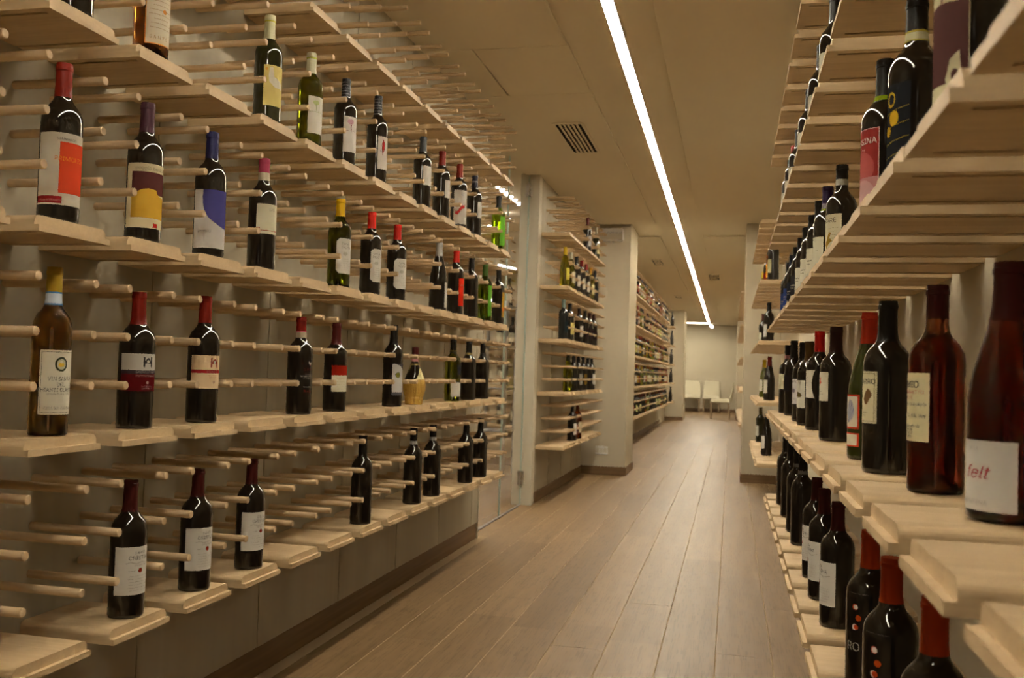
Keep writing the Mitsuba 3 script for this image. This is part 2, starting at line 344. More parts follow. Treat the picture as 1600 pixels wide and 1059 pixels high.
rack('long pale beech bottle rack of boards and pegs covering the left wall', XW, BOARD_L, (1, 2, 3, 4, 5), {r: YL0 - 2 * PITCHY for r in ROWZ}, 16, PEGZ, PEG, 1.598 - 2 * PITCHY)
rack('second left beech rack of boards and pegs, between the white door post and the pillar', XW + 0.006, BOARD_L, (1, 2, 3, 4, 5), {r: 6.905 for r in ROWZ}, 8, PEGZ, PEG, 6.905 + BW - 0.019)
rack('far left beech bottle rack, past the left pillar', XW, BOARD_L, (1, 2, 3, 4, 5), {r: 11.9 for r in ROWZ}, 27, PEGZ, PEG_FAR, 11.9 + BW - 0.019)
rack('small end section of the far left rack beside the far pillar', XW, BOARD_L, (1, 2, 3, 4, 5), {r: 20.0 for r in ROWZ}, 3)
YR = {5: 2.0780 - BW - 7 * PITCHY, 4: 0.7174 - BW - 2 * PITCHY, 3: 1.25 - BW - 4 * PITCHY, 2: 1.25 - BW - 4 * PITCHY, 1: 1.25 - BW - 4 * PITCHY}
rack('beech board shelves on the right wall nearest the camera', XRW, BOARD_R, (1, 2, 3, 4, 5), YR, 18)
rack('short beech board rack on the right in front of the right pillar', XRW, BOARD_R, (1, 2, 3, 4, 5), {r: 6.36 for r in ROWZ}, 9)
BOARD_RF = mikit.ply(board_mesh(0.27, True), 'beech')
rack('far right beech rack seen past the right pillar', 0.36, BOARD_RF, (1, 2, 3, 4, 5), {r: 11.6 for r in ROWZ}, 22)

# ---------------------------------------------------------------- bottles
KINDS = {   # (radius, height) in mm for a bottle 300 tall and 75 wide; second entry: where the capsule starts
    'bordeaux': ([(0, 2), (33, 1), (35.5, 1.5), (37.2, 5), (37.5, 9), (37.5, 186), (37.1, 194), (35.9, 201), (33.4, 208), (29.6, 214.5), (25, 220), (20.8, 225), (17.8, 230), (16, 236), (15.1, 244), (14.6, 256), (14.2, 284), (14.2, 286), (15.4, 287), (15.4, 293), (14.4, 294), (14.2, 300), (0, 300)], 240),
    'burgundy': ([(0, 2), (33, 1), (35.5, 1.5), (37.2, 5), (37.5, 9), (37.5, 128), (36.9, 142), (35.2, 157), (32, 174), (28, 191), (23.8, 208), (20, 222), (17.2, 236), (15.4, 250), (14.4, 266), (14, 284), (14, 286), (15.2, 287), (15.2, 293), (14.2, 294), (14, 300), (0, 300)], 236),
    'flute': ([(0, 2), (33, 1), (35.5, 1.5), (37.2, 5), (37.5, 9), (37.5, 150), (36.4, 165), (33.5, 182), (29, 200), (24, 218), (19.5, 236), (16.5, 252), (15, 268), (14.4, 284), (15.6, 287), (15.6, 293), (14.4, 294), (14.2, 300), (0, 300)], 245),
}
def prof_r(kind, z):
    p = np.array(KINDS[kind][0][2:-1], float); return float(np.interp(z, p[:, 1], p[:, 0]))
_parts = {}
def glass_mesh(kind, n, punt):
    key = ('g', kind, n, punt)
    if key not in _parts:
        p = [tuple(q) for q in KINDS[kind][0]]
        if punt: p = [(0, 30), (6, 29.5), (13, 25), (20, 15), (27, 5), (30, 1.2)] + p[1:]
        _parts[key] = mikit.ply(lathe(np.array(p) / 1000, n), None, 50)
    return _parts[key]
def band_mesh(kind, z0, z1, off, n, closed=False):
    key = ('b', kind, z0, z1, off, n)
    if key not in _parts:
        zs = sorted({z0, z1, *[q[1] for q in KINDS[kind][0] if z0 < q[1] < z1]})
        out = [(prof_r(kind, z) + off, z) for z in zs]
        out[-1] = (out[-1][0], z1 + (off if z1 >= 299 else 0))
        if z1 >= 299: out = [(prof_r(kind, z0), z0)] + out + [(0, z1 + off)]
        else: out = [(prof_r(kind, z0), z0)] + out + [(prof_r(kind, z1), z1)]
        _parts[key] = mikit.ply(lathe(np.array(out) / 1000, n), None, 35)
    return _parts[key]
def wrap(mesh, off):
    v = np.asarray(mesh.vertices, float); a = v[:, 0] / 37.5; R = (37.5 + off + v[:, 2]) / 1000
    return trimesh.Trimesh(np.c_[R * np.cos(a), R * np.sin(a), v[:, 1] / 1000], mesh.faces, process=False)
def flat(poly, step=4.0):
    x0, _, x1, _ = poly.bounds; out = []
    xs = np.linspace(x0, x1, max(2, int((x1 - x0) / step) + 2))
    for a, b in zip(xs[:-1], xs[1:]):
        g = poly.intersection(sbox(a, -1, b, 400))
        for q in getattr(g, 'geoms', [g]):
            if q.geom_type == 'Polygon' and q.area > 1e-4:
                v, f = trimesh.creation.triangulate_polygon(q, engine='earcut')
                v = np.asarray(v); f = np.asarray(f)
                e = v[f]; s = np.cross(e[:, 1] - e[:, 0], e[:, 2] - e[:, 0]) < 0
                f[s] = f[s][:, ::-1]
                out.append(trimesh.Trimesh(np.c_[v, np.zeros(len(v))], f, process=False))
    return cat(*out)
_text = {}
def text(t, h, bold=False):
    if (t, h, bold) not in _text:
        m = meshkit.text_mesh(t, h, 0.05, bold); m.apply_translation([-m.bounds[1][0] / 2, 0, 0]); _text[(t, h, bold)] = m
    return _text[(t, h, bold)].copy()
def rr(s0, s1, z0, z1, c=0.0):
    b = sbox(s0, z0, s1, z1)
    return b if c <= 0 else b.buffer(-c).buffer(c, quad_segs=3)
_print = {}
def print_plys(spec, hi):
    """spec -> [(part name, colour, ply)] with a label's prints under it"""
    key = repr(spec)
    if key in _print: return _print[key]
    res, cur, off, pend = [], '', 0.0, {}
    def flush():
        for col, ms in pend.items(): res.append((cur + 'print', col, mikit.ply(cat(*ms), None)))
        pend.clear()
    nl = 0
    for e in spec:
        if e[0] == 'L':
            flush(); nm = 'label' if nl == 0 else 'label_%03d' % nl; nl += 1
            g = e[1] if not isinstance(e[1], (int, float)) else rr(*e[1:5], 0.8)
            res.append((nm, e[-1], mikit.ply(wrap(flat(g), 0.30), None))); cur = nm + '__'; off = 0.45
            continue
        if not cur: off = max(off, 0.25)
        off += 0.05
        if e[0] == 'R': m = wrap(flat(rr(*e[1:5])), off)
        elif e[0] == 'C': m = wrap(flat(affinity.scale(Point(e[1], e[2]).buffer(e[3], quad_segs=6), 1, e[5] if len(e) > 5 else 1)), off)
        elif e[0] == 'G': m = wrap(flat(Polygon(e[1]).buffer(0)), off)
        elif e[0] == 'T':
            m = text(e[1], e[4], len(e) > 6); m.apply_translation([e[2], e[3], 0]); m = wrap(m, off)
        elif e[0] == 'I':      # slanted script-like lettering
            m = text(e[1], e[4]); m.vertices[:, 0] += 0.32 * m.vertices[:, 1]; m.apply_translation([e[2], e[3], 0]); m = wrap(m, off)
        elif e[0] == 'F':      # frame
            m = wrap(flat(rr(*e[1:5]).difference(rr(e[1] + e[6], e[2] - e[6], e[3] + e[6], e[4] - e[6]))), off)
        col = e[5] if e[0] in ('R', 'F', 'T', 'I') else e[4] if e[0] == 'C' else e[2]
        pend.setdefault(col, []).append(m)
    flush()
    _print[key] = res
    return res
def lines(s0, s1, z1, z0, n, c, th=0.7, seed=1):
    rnd = random.Random(seed); out = []
    for i in range(n):
        z = z1 + (z0 - z1) * i / max(1, n - 1); k = rnd.uniform(0.0, 0.22) * (s1 - s0)
        out.append(('R', s0 + k, s1 - k, z - th / 2, z + th / 2, c))
    return out

def bottle(label, x, y, row, h=0.295, r=0.0368, kind='bordeaux', glass=None, caps='#15120f', spec=(), bands=(), face=0.0, group=None, n=32, cap0=None, clear=False, name='wine_bottle', z=None):
    k = thing(name, label, 'bottle', group)
    z = ROWZ[row] + BT + 0.0003 if z is None else z
    tw = T().translate([x, y, z]) @ T().rotate([0, 0, 1], face) @ T().scale([r / 0.0375, r / 0.0375, h / 0.3])
    liq = {'interior': {'type': 'ref', 'id': 'liquid_' + glass}} if glass and glass.startswith('wineglass') else {}
    put(k + '__glass', {**glass_mesh(kind, n, clear), 'to_world': tw, **liq}, glass or BLACKGLASS)
    if caps: put(k + '__capsule', {**band_mesh(kind, cap0 or KINDS[kind][1], 300, 0.55, max(10, n * 3 // 4)), 'to_world': tw}, foil(caps))
    for b in bands: put(k + '__neck_band', {**band_mesh(kind, b[0], b[1], b[3] if len(b) > 3 else 0.7, max(10, n * 3 // 4)), 'to_world': tw}, paint(b[2]))
    for nm, col, p in print_plys(spec, n):
        put(k + '__' + nm, {**p, 'to_world': tw}, paint(col))
    return k

INK, RED, GREY = '#3a342c', '#8e2a1c', '#8d8678'
LX = -1.25
def slot(y, first, r=0.0368):
    a = first + PEGGAP - PITCHY; i = math.floor((y - a) / PITCHY); a += i * PITCHY
    return min(max(y, a + PEGR + r + 0.0015), a + PITCHY - PEGGAP - PEGR - r - 0.0015)
def bl(label, row, y, h=0.295, **kw):
    y = slot(y, 1.598, kw.get('r', 0.0368))
    kw.setdefault('group', 'wine bottles on the long left rack')
    return bottle(label, kw.pop('x', LX), y, row, h, **kw)

# ---- long left rack; labels wrap round the corridor side of each bottle
def FS(y, f):      # arc position (mm) of what stands at the fraction f of the bottle's width, for a label that faces the aisle
    return 37.5 * (math.atan2(-y, -LX) + math.asin(max(-1, min(1, 2 * f - 1))))
bl('dark bottle at the top left corner, only its base in view', 2, 1.545, 0.30)
S = lambda f: FS(1.793, f)
bl('amber dessert wine bottle with a tall cream label, top left of the left rack', 2, 1.793, 0.30, glass=wine('#d8741e', 1.0), clear=True, caps='#5a1512', spec=[
    ('L', S(.32), 40, 26, 175, '#dcd3bd'), ('F', S(.32), 40, 26, 175, '#cf8b3c', 2.2)] + lines(S(.42), 16, 150, 62, 10, '#b9a68c', 1.6, 3) + [('C', -8, 100, 5, '#c9823e'), ('T', 'S A N T O', S(.72), 38, 7, '#a3865c')])
S = lambda f: FS(2.319, f)
bl('dark bottle with a pale yellow label and cream capsule, second row of the left rack', 2, 2.319, 0.296, caps='#cfcca8', cap0=232, glass=GREENDARK, bands=[(281, 285, '#b9b33a', 0.9)], spec=[
    ('L', S(.35), 50, 42, 154, '#dccb80'), ('G', [(S(.56), 148), (S(.68), 148), (S(.72), 122), (S(.95), 112), (S(.98), 92), (S(.74), 94), (S(.56), 106), (S(.52), 122)], '#ece7d8'), ('C', S(.45), 142, 4, '#d8a03a')])
S = lambda f: FS(2.582, f)
bl('olive green bottle with a white label showing a green tree, left rack', 2, 2.582, 0.282, caps='#d2d0b4', cap0=232, glass=glass_clear('#a8a84a'), clear=True, bands=[(280, 285, '#a9b04a', 0.9)], spec=[
    ('L', S(.43), 50, 36, 154, '#dfddd2'), ('C', S(.75), 134, 11, '#b9c486', 0.7), ('R', S(.75) - 0.8, S(.75) + 0.8, 108, 130, '#7d8a4a'), ('R', S(.45), 20, 104, 105.2, '#9aa47a')])
def dotted(k0): return [(z, z + 1.6, '#8d8c90', 0.85) for z in range(k0, 296, 10)]
S = lambda f: FS(2.845, f)
bl('black bottle with a dotted capsule and a white label showing a pink tree', 2, 2.845, 0.285, caps='#101014', bands=dotted(236), spec=[
    ('L', S(.43), 50, 42, 164, '#e0dcd6'), ('C', S(.75), 146, 12, '#c9a0ac', 0.8), ('R', S(.77) - 0.8, S(.77) + 0.8, 116, 140, '#7c3a48'), ('R', S(.46), 20, 114, 115.2, '#7c5a60')])
S = lambda f: FS(3.136, f)
bl('black bottle with a dotted capsule and a white label showing a red bird', 2, 3.136, 0.312, caps='#101014', bands=dotted(236), spec=[
    ('L', S(.55), 50, 44, 156, '#e2ded6'), ('G', [(S(.80), 146), (S(.86), 138), (S(.88), 128), (S(.86), 112), (S(.80), 98), (S(.77), 88), (S(.77), 102), (S(.74), 114), (S(.75), 132)], '#93251f'), ('R', S(.58), S(.80), 104, 105, '#6a6560')])
bl('black bottle with dark grey capsule and plain white label, left rack', 2, 3.634, 0.292, caps='#3a3d40', cap0=236, spec=[('L', FS(3.634, .55), 50, 92, 173, '#dcd9d2')])
bl('black bottle with red capsule and narrow white label, left rack', 2, 3.897, 0.295, caps='#721809', cap0=236, spec=[('L', FS(3.897, .70), 50, 90, 168, '#d8d5cd')])
S = lambda f: FS(4.166, f)
bl('black bottle with a red capsule and a white label crossed by a red swash', 2, 4.166, 0.298, caps='#7a1d0b', cap0=236, spec=[('L', S(.2), 50, 16, 174, '#dbd8d2'), ('G', [(S(.30), 62), (S(.44), 58), (S(.72), 86), (S(.86), 90), (S(.88), 106), (S(.68), 102), (S(.44), 76), (S(.29), 76)], '#a83232')] + lines(S(.62), S(.82), 160, 152, 2, '#9098a8', 1.5))
bl('black bottle with a navy capsule and narrow white label, left rack', 2, 4.433, 0.304, caps='#1b1c2c', cap0=236, bands=[(262, 270, '#8a8688')], spec=[('L', FS(4.433, .73), 50, 88, 166, '#d9d6d0')])
bl('bright green bottle with a green label, far end of the left rack', 2, 4.925, 0.292, caps='#20242a', cap0=236, glass=glass_clear('#b2c832'), clear=True, spec=[('L', FS(4.925, .65), 50, 22, 184, '#5f9a34')])
# ---- third row
S = lambda f: FS(1.53, f)
bl('dark bottle with a red capsule and a white label with an orange red rectangle', 3, 1.53, 0.304, caps='#741808', n=48, cap0=236, spec=[
    ('L', S(.03), 40, 30, 164, '#ddd8c8'), ('R', S(.48), 38, 52, 147, '#c2452c'), ('T', 'SAMMARCO', S(.64), 150, 4.6, '#5a5448'), ('R', S(.03) + 1, S(.57), 33, 46, '#8a1f24'), ('T', 'Tenuta di Montalcino', S(.30), 37, 3.6, '#c9a094'),
    ('T', 'PRIMOFIORE', S(.80), 112, 8, '#d98c34')])
S = lambda f: FS(1.793, f)
bl('dark bottle with a plum capsule and a cream label with maroon and yellow fields', 3, 1.793, 0.304, caps='#432430', n=48, cap0=236, spec=[
    ('L', S(.04), 40, 28, 165, '#ddd2ae'), ('R', S(.16), 34, 100, 147, '#553230'), ('G', [(S(.16), 49), (34, 49), (34, 92), (S(.90), 98), (S(.84), 104), (S(.82), 110), (S(.60), 112), (S(.42), 109), (S(.28), 102), (S(.16), 98)], '#c2983a'),
    ('T', 'poggio bestiale', S(.72), 151, 7.5, '#8a8268'), ('R', S(.77), S(.88), 30, 39, '#a82a22')])
S = lambda f: FS(2.056, f)
bl('dark bottle with a dark blue capsule and a white label with a blue rounded field', 3, 2.056, 0.307, caps='#20204a', n=48, cap0=236, spec=[
    ('L', S(.03), 42, 20, 158, '#dcd9d4'), ('G', [(S(.28), 158), (42, 158), (42, 66), (S(.96), 68), (S(.80), 74), (S(.62), 82), (S(.46), 92), (S(.34), 106), (S(.29), 122), (S(.27), 140)], '#47447c'), ('T', 'perenno', S(.35), 57, 6, '#6a6660')])
S = lambda f: FS(2.319, f)
bl('dark bottle with pink capsule and plain cream label, left rack', 3, 2.319, 0.302, caps='#923048', n=40, cap0=262, bands=[(240, 262, '#bdb49c')], spec=[
    ('L', S(.29), 44, 94, 174, '#dcd8bc'), ('T', 'WEIL', S(.84), 156, 6, '#9a947c'), ('R', S(.31), 34, 102, 104, '#a05a44'), ('R', S(.31), S(.42), 107, 111, '#a03a30')])
def octo(s0, s1, z0, z1, c): return Polygon([(s0 + c, z0), (s1 - c, z0), (s1, z0 + c), (s1, z1 - c), (s1 - c, z1), (s0 + c, z1), (s0, z1 - c), (s0, z0 + c)])
def OCT(y, f):
    S = lambda q: FS(y, q)
    return [('L', octo(S(f), S(f) + 84, 45, 164, 11), '#dad7ce'), ('T', 'Tenuta', S(.80), 142, 7.5, '#7d796c'), ('T', 'Capraia', S(.82), 131, 7.5, '#7d796c'), ('C', S(.78), 112, 9, '#b9b6a8', 0.7)] + lines(S(f) + 12, S(.98), 94, 58, 6, '#b4b0a2', 1.3, 2)
bl('green bottle with a yellow capsule and an eight-cornered white label', 3, 2.835, 0.288, caps='#c99a0c', cap0=240, glass=glass_clear('#93963e'), clear=True, n=40, spec=OCT(2.835, .38))
bl('dark bottle with a bright red capsule and an eight-cornered white label, nearer of two', 3, 3.108, 0.292, caps='#c2281a', cap0=240, spec=OCT(3.108, .50))
bl('dark bottle with a bright red capsule and an eight-cornered white label, farther of two', 3, 3.371, 0.289, caps='#b8241a', cap0=240, spec=OCT(3.371, .38))
bl('slope-shouldered dark bottle with a pale grey capsule and a narrow white label', 3, 3.897, 0.294, kind='burgundy', caps='#a3a09c', cap0=240, r=0.0385, spec=[('L', FS(3.897, .87), 50, 12, 124, '#dad8d2')])
bl('dark bottle with a bright red capsule and a red label', 3, 4.160, 0.299, caps='#bf2a1c', cap0=240, spec=[('L', FS(4.16, .70), 50, 38, 166, '#cf301e'), ('T', 'ROSSO', FS(4.16, .92), 130, 7, '#e2d6cc')])
bl('plain black bottle between the red labelled and the green labelled bottle', 3, 4.423, 0.298, r=0.0345)
bl('olive green bottle with a bright green label, third row of the left rack', 3, 4.686, 0.296, caps='#3d5a22', cap0=236, glass=glass_clear('#9aa63e'), clear=True, r=0.0355, spec=[('L', FS(4.686, .76), 50, 26, 186, '#5c9a34')])
bl('black bottle with a gold and orange label, far end of the left rack', 3, 5.005, 0.303, r=0.034, spec=[('L', FS(5.005, .82), 50, 36, 172, '#a07a2c'), ('R', FS(5.005, .83), 48, 70, 90, '#b8622a')])
# ---- fourth row
S = lambda f: FS(1.53, f)
C0 = S(.765)
VS = [('L', S(.24), 2 * C0 - S(.24), 38, 152, '#dcd7c4'), ('F', S(.24) + 3, 2 * C0 - S(.24) - 3, 41, 149, '#6e6a5c', 0.9), ('C', C0, 127, 13, '#3d4030'), ('C', C0, 127, 9.5, '#b9b59c'), ('C', C0, 126, 6.5, '#cfa93a', 0.6), ('C', C0, 131, 3.5, '#d9d2b8', 0.6),
      ('T', 'VIN SANTO', C0, 98, 6.6, '#5c584e'), ('T', 'DEL', C0, 88, 6.6, '#5c584e'), ('T', 'CHIANTI CLASSICO', C0, 78.5, 6.6, '#5c584e'), ('T', 'DENOMINAZIONE DI ORIGINE', C0, 73, 2.6, '#8a8576'), ('T', 'VILLA DEL CIGLIANO', C0, 47.5, 4.4, '#6a6658')]
bl('clear bottle of amber vin santo with a gold capsule and a white framed label', 4, 1.53, 0.316, caps='#9a7a22', cap0=256, glass=wine('#ff8616', 0.5), clear=True, n=56, r=0.0345, bands=[(232, 256, '#b4bcc6'), (253, 256, '#3f6a98', 0.9), (232, 235, '#3f6a98', 0.9)], spec=VS)
GATE = lambda s, z, c: [('R', s - 11, s - 7, z - 10, z + 12, c), ('R', s + 7, s + 11, z - 10, z + 12, c), ('G', [(s - 7, z + 2), (s - 4, z + 8), (s, z + 10), (s + 4, z + 8), (s + 7, z + 2), (s + 7, z - 2), (s - 7, z - 2)], c), ('C', s, z + 2, 3.6, '#b9b2a4')]
S = lambda f: FS(1.793, f)
C0 = S(.81)
bl('black bottle with a red capsule and a label grey above and maroon below', 4, 1.793, 0.292, caps='#701608', cap0=228, n=48, spec=[
    ('L', S(.10), 44, 82, 164, '#3d1c20'), ('R', S(.10), 44, 128, 164, '#bab4aa'), ('R', S(.10), 44, 82, 120, '#571618'), ('R', S(.10), 44, 120, 128, '#3a3236')] + GATE(C0, 145, '#2e2826') + [('T', 'SAGRESTANO', C0 - 2, 121.5, 5.4, '#8d8684'), ('T', 'ROSSO DI TOSCANA', C0 - 2, 114, 3.4, '#b59a94'), ('C', C0, 101, 3.2, '#b39a98'), ('T', 'LA FATTORIA', C0, 91, 3, '#a08a88'), ('T', 'IMBOTTIGLIATO', C0, 86.5, 2.4, '#a08a88')])
S = lambda f: FS(2.056, f)
C0 = S(.85)
bl('black bottle with a red capsule and a peach label with a red band', 4, 2.056, 0.306, caps='#741809', cap0=236, n=48, spec=[
    ('L', S(.14), 44, 81, 159, '#d8bd98'), ('R', S(.14), 44, 117, 125, '#97282a')] + GATE(C0, 141, '#93453a') + [('T', 'R U S C O', S(.80), 118.4, 5, '#c58c7c'), ('C', C0, 96, 3.6, '#b09078')] + lines(S(.62), 4, 112, 104, 3, '#c09a78', 1))
S = lambda f: FS(2.582, f)
bl('black bottle with a red capsule and white and red lettering printed on the glass', 4, 2.582, 0.288, caps='#74180b', cap0=256, n=40, bands=[(236, 256, '#b8ad94'), (254, 257, '#c4566a', 0.9)], spec=[
    ('C', S(.90), 161, 6.5, '#d8d4cc', 1.25), ('C', S(.90) + 1, 165, 5.4, '#110e0d', 1.1), ('C', S(.90), 151, 2.2, '#b02c2c'), ('T', 'IL ROSSO', S(.88), 136, 6.5, '#5e1a1a'), ('T', 'Toscana', S(.85), 122, 4.5, '#a7a29a'), ('T', 'Denominazione', S(.80), 116, 4.5, '#a7a29a'), ('T', 'di Origine', S(.82), 110, 4.5, '#8d8880'), ('R', S(.66), S(.95), 84, 86, '#d2cec6'), ('T', 'Rosso', S(.84), 68, 8, '#7a1a18')])
S = lambda f: FS(2.84, f)
bl('black bottle with a maroon capsule and a label red above and cream below', 4, 2.84, 0.285, caps='#4a1512', cap0=226, n=40, spec=[('L', S(.35), 46, 67, 156, '#d6d1b8'), ('R', S(.35), 46, 122, 156, '#962718'), ('T', 'Fattoria', S(.75), 108, 6.5, '#b9a68c')] + lines(S(.48), S(.95), 100, 76, 4, '#c0b69c', 1))
S = lambda f: FS(3.371, f)
bl('black bottle with a white label carrying a gold and green seal and a grey swoosh', 4, 3.371, 0.307, n=40, cap0=228, spec=[('L', S(.48), 46, 42, 157, '#d4d2ce'), ('G', [(S(.62), 157), (46, 157), (46, 104), (S(.98), 138), (S(.85), 152)], '#4a4850'), ('R', S(.48), 46, 42, 53, '#5c5a60'), ('C', S(.77), 116, 10.5, '#4f5226'), ('C', S(.77), 116, 8, '#8f8b34'), ('C', S(.77), 116, 4.5, '#6b6a2c')])
# straw flask
k = thing('straw_flask', 'round chianti flask in a straw basket with a maroon capsule', 'bottle', 'wine bottles on the long left rack')
fx, fy, fz = LX, 3.625, ROWZ[4] + BT
M = lambda pts, nn, m_, s_=40, nm='': put(k + '__' + nm, (lambda q: (q.apply_translation([fx, fy, fz]), q)[1])(lathe(np.array(pts) / 1000, nn)), m_, s_)
M([(0, 70), (36, 72), (40, 100), (34, 118), (24, 142), (17, 160), (14, 178), (13, 196), (13, 226), (0, 226)], 28, BLACKGLASS, 50, 'glass')
M([(0, 1), (33, 1), (36, 5), (35, 22), (34, 26), (40, 38), (45, 58), (46, 78), (44, 94), (41, 101), (36, 101), (36, 90), (0, 90)], 36, 'straw', 50, 'basket')
M([(34.2, 18), (37, 20), (37.5, 25), (36.5, 31), (34.2, 33)], 36, 'straw', 50, 'basket_rib')
M([(13, 192), (14, 192), (14.2, 228), (13.6, 231), (0, 231)], 20, foil('#4a1411'), 35, 'capsule')
M([(13, 172), (14.9, 172), (14.5, 190), (13, 190)], 20, paint('#c08a86'), 35, 'neck_band')
M([(16.3, 160), (17.8, 160), (17.4, 165), (15.8, 165)], 20, paint('#c8b26a'), 35, 'straw_ring')
fan = []
for u in np.linspace(0, 1, 9):
    z = 102 + 44 * u; rr_ = np.interp(z, [100, 118, 142, 160], [40, 34, 24, 17]) + 1.0; wdt = 1.1 - 0.75 * u
    fan.append([(rr_ * math.cos(a), rr_ * math.sin(a), z) for a in np.linspace(-wdt, wdt, 9)])
fan = np.array(fan).reshape(-1, 3) / 1000 + [fx, fy, fz]
ff = np.array([q for i in range(8) for j in range(8) for q in ((i * 9 + j, i * 9 + j + 1, i * 9 + j + 10), (i * 9 + j, i * 9 + j + 10, i * 9 + j + 9))])
put(k + '__label', (fan, ff), paint('#d9cf9c'))
put(k + '__strap', cat(*[cyl((fx + 0.036 * math.cos(a), fy + 0.036 * math.sin(a), fz + 0.1), (fx + 0.0185 * math.cos(a), fy + 0.0185 * math.sin(a), fz + 0.161), 0.0012, 6) for a in (-2.2, 1.4, 3.0)]), paint('#c8b26a'))

bl('yellow-green bottle with a dark capsule, a small dark label and a white label below', 4, 4.160, 0.283, cap0=232, glass=glass_clear('#b0ae48'), clear=True, bands=[(244, 248, '#8a7430')], spec=[('L', FS(4.16, .41), 46, 24, 92, '#d6d4cc'), ('R', FS(4.16, .43), 44, 30, 32, '#5c5a54'), ('L', FS(4.16, .77), 46, 128, 178, '#2c2c34')] )
bl('dark bottle with a gold neck band, second from the end of its shelf', 4, 4.423, 0.284, cap0=226, bands=[(232, 242, '#8d7c4c')], spec=[('T', 'C', 40, 130, 18, '#55534e')])
bl('dark bottle with faint red lettering, last on its left rack shelf', 4, 4.686, 0.283, r=0.0345, cap0=226, bands=[(244, 247, '#6a6660')], spec=[('T', 'R', 36, 60, 22, '#4a1512')])
# ---- bottom row
SANTA = [('L', -64, 52, 52, 157, '#d9d5cb'), ('T', 'SANTA', -8, 141, 6, '#5a5650'), ('T', 'CRISTINA', -7, 129, 8.2, '#5a5650'), ('G', [(-40, 122), (-30, 125), (-18, 121), (-4, 124), (10, 120), (24, 123), (24, 121.6), (10, 118.4), (-4, 122.2), (-18, 119), (-30, 123), (-40, 120.4)], '#b3aea2'),
         ('T', 'Campofiorito', -8, 115, 3.6, '#a09b90'), ('C', -8, 105, 5.2, '#8c2c18'), ('R', -34, -20, 104, 105.2, '#a09b90')] + lines(-36, 24, 93, 62, 6, '#b5b0a5', 0.9, 4)
for i, (y, h, w) in enumerate(((1.793, 0.288, 'nearest the camera'), (2.056, 0.287, 'middle one of three'), (2.319, 0.289, 'third from the camera'))):
    bl('dark bottle with a red sealed white label, bottom left row, ' + w, 5, y, h, caps='#3d0f0c', cap0=232, n=48, spec=SANTA)
bl('black bottle with gold print, alone on the bottom left row', 5, 3.10, 0.304, n=40, spec=[('C', 24, 148, 4, '#5e5230', 1.4), ('T', 'MONTEPULCIANO', 20, 122, 5, '#5e5230'), ('T', 'Riserva', 20, 113, 4, '#5e5230'), ('R', 0, 46, 78, 79, '#5e5230')])
for i, y in enumerate((3.642, 3.897)):
    bl('black bottle with a white neck band, bottom left row, %s of two' % ('nearer', 'farther')[i], 5, y, 0.303, cap0=258, bands=[(236, 250, '#a9a6a2')], spec=[('T', 'C', 40, 118, 18, '#2e2a26')])
for i, y in enumerate((4.423, 4.69)):
    bl('plain black bottle at the end of the bottom left row, %s of two' % ('nearer', 'farther')[i], 5, y, 0.299, cap0=226)

# ---- right shelves
def br(label, row, y, x, h=0.285, **kw):
    kw.setdefault('group', 'wine bottles on the near right shelves')
    return bottle(label, x, y, row, h, face=180.0 + kw.pop('turn', 0.0), **kw)
br('big rose wine bottle with a white label lettered in red script, nearest on the right', 4, 1.135, 0.297, 0.284, kind='burgundy', r=0.0405, caps='#3f0f0d', cap0=232, glass=wine('#8c1e0e', 1.0), clear=True, n=64, spec=[
    ('L', -60, 59, 13, 93, '#dbd9d2'), ('I', 'felt', 17, 50, 14, '#a0323a'), ('T', '2013', 14, 82, 4, '#b3b0a8'), ('T', 'FLORENTINA', 9, 20, 5.2, '#b3b0a8')])
br('rose wine bottle with a dark red capsule and a cream handwritten label', 4, 1.385, 0.273, 0.282, r=0.0362, caps='#3a0e0c', cap0=252, glass=wine('#9a2a10', 1.0), clear=True, n=64, spec=[
    ('L', -46, 43, 74, 172, '#dcd3a8'), ('T', 'RMIO', 10, 151, 9.5, '#3a362c', 1), ('T', 'AMBRETTO', 16, 142, 5.2, '#b5705c'), ('T', '2013', 8, 134, 5, '#b5705c'), ('I', 'origine controllata', 12, 125, 4.6, '#4a463c'), ('I', '14,5% Vol', 20, 108, 5.2, '#4a463c'), ('I', 'prodotto da', 14, 94, 4, '#5a564a'), ('I', 'fattoria', 8, 89, 4, '#5a564a'), ('I', '50020', 8, 84, 4, '#5a564a'), ('I', 'Italia', 10, 79, 4, '#5a564a'),
    ('L', 98, 150, 60, 168, '#cfc79c')])
br('large black bottle with a black capsule and a cream label with a dotted border', 4, 1.645, 0.249, 0.281, r=0.0372, cap0=228, n=56, spec=[
    ('L', -46, 38, 86, 176, '#dbd2ac'), ('F', -42, 34, 89, 173, '#8a8262', 1.2), ('F', -44.5, 36.5, 87, 175, '#a89f7a', 0.6), ('T', 'CARRO', 14, 154, 9, '#4a4436'), ('G', [(8, 128), (14, 140), (20, 146), (26, 142), (29, 134), (24, 128), (18, 118), (12, 120)], '#7a5a3c'), ('R', 6, 20, 104, 105, '#8a8262'), ('R', 6, 16, 99, 100, '#8a8262'), ('L', 96, 150, 70, 150, '#bfb790')])
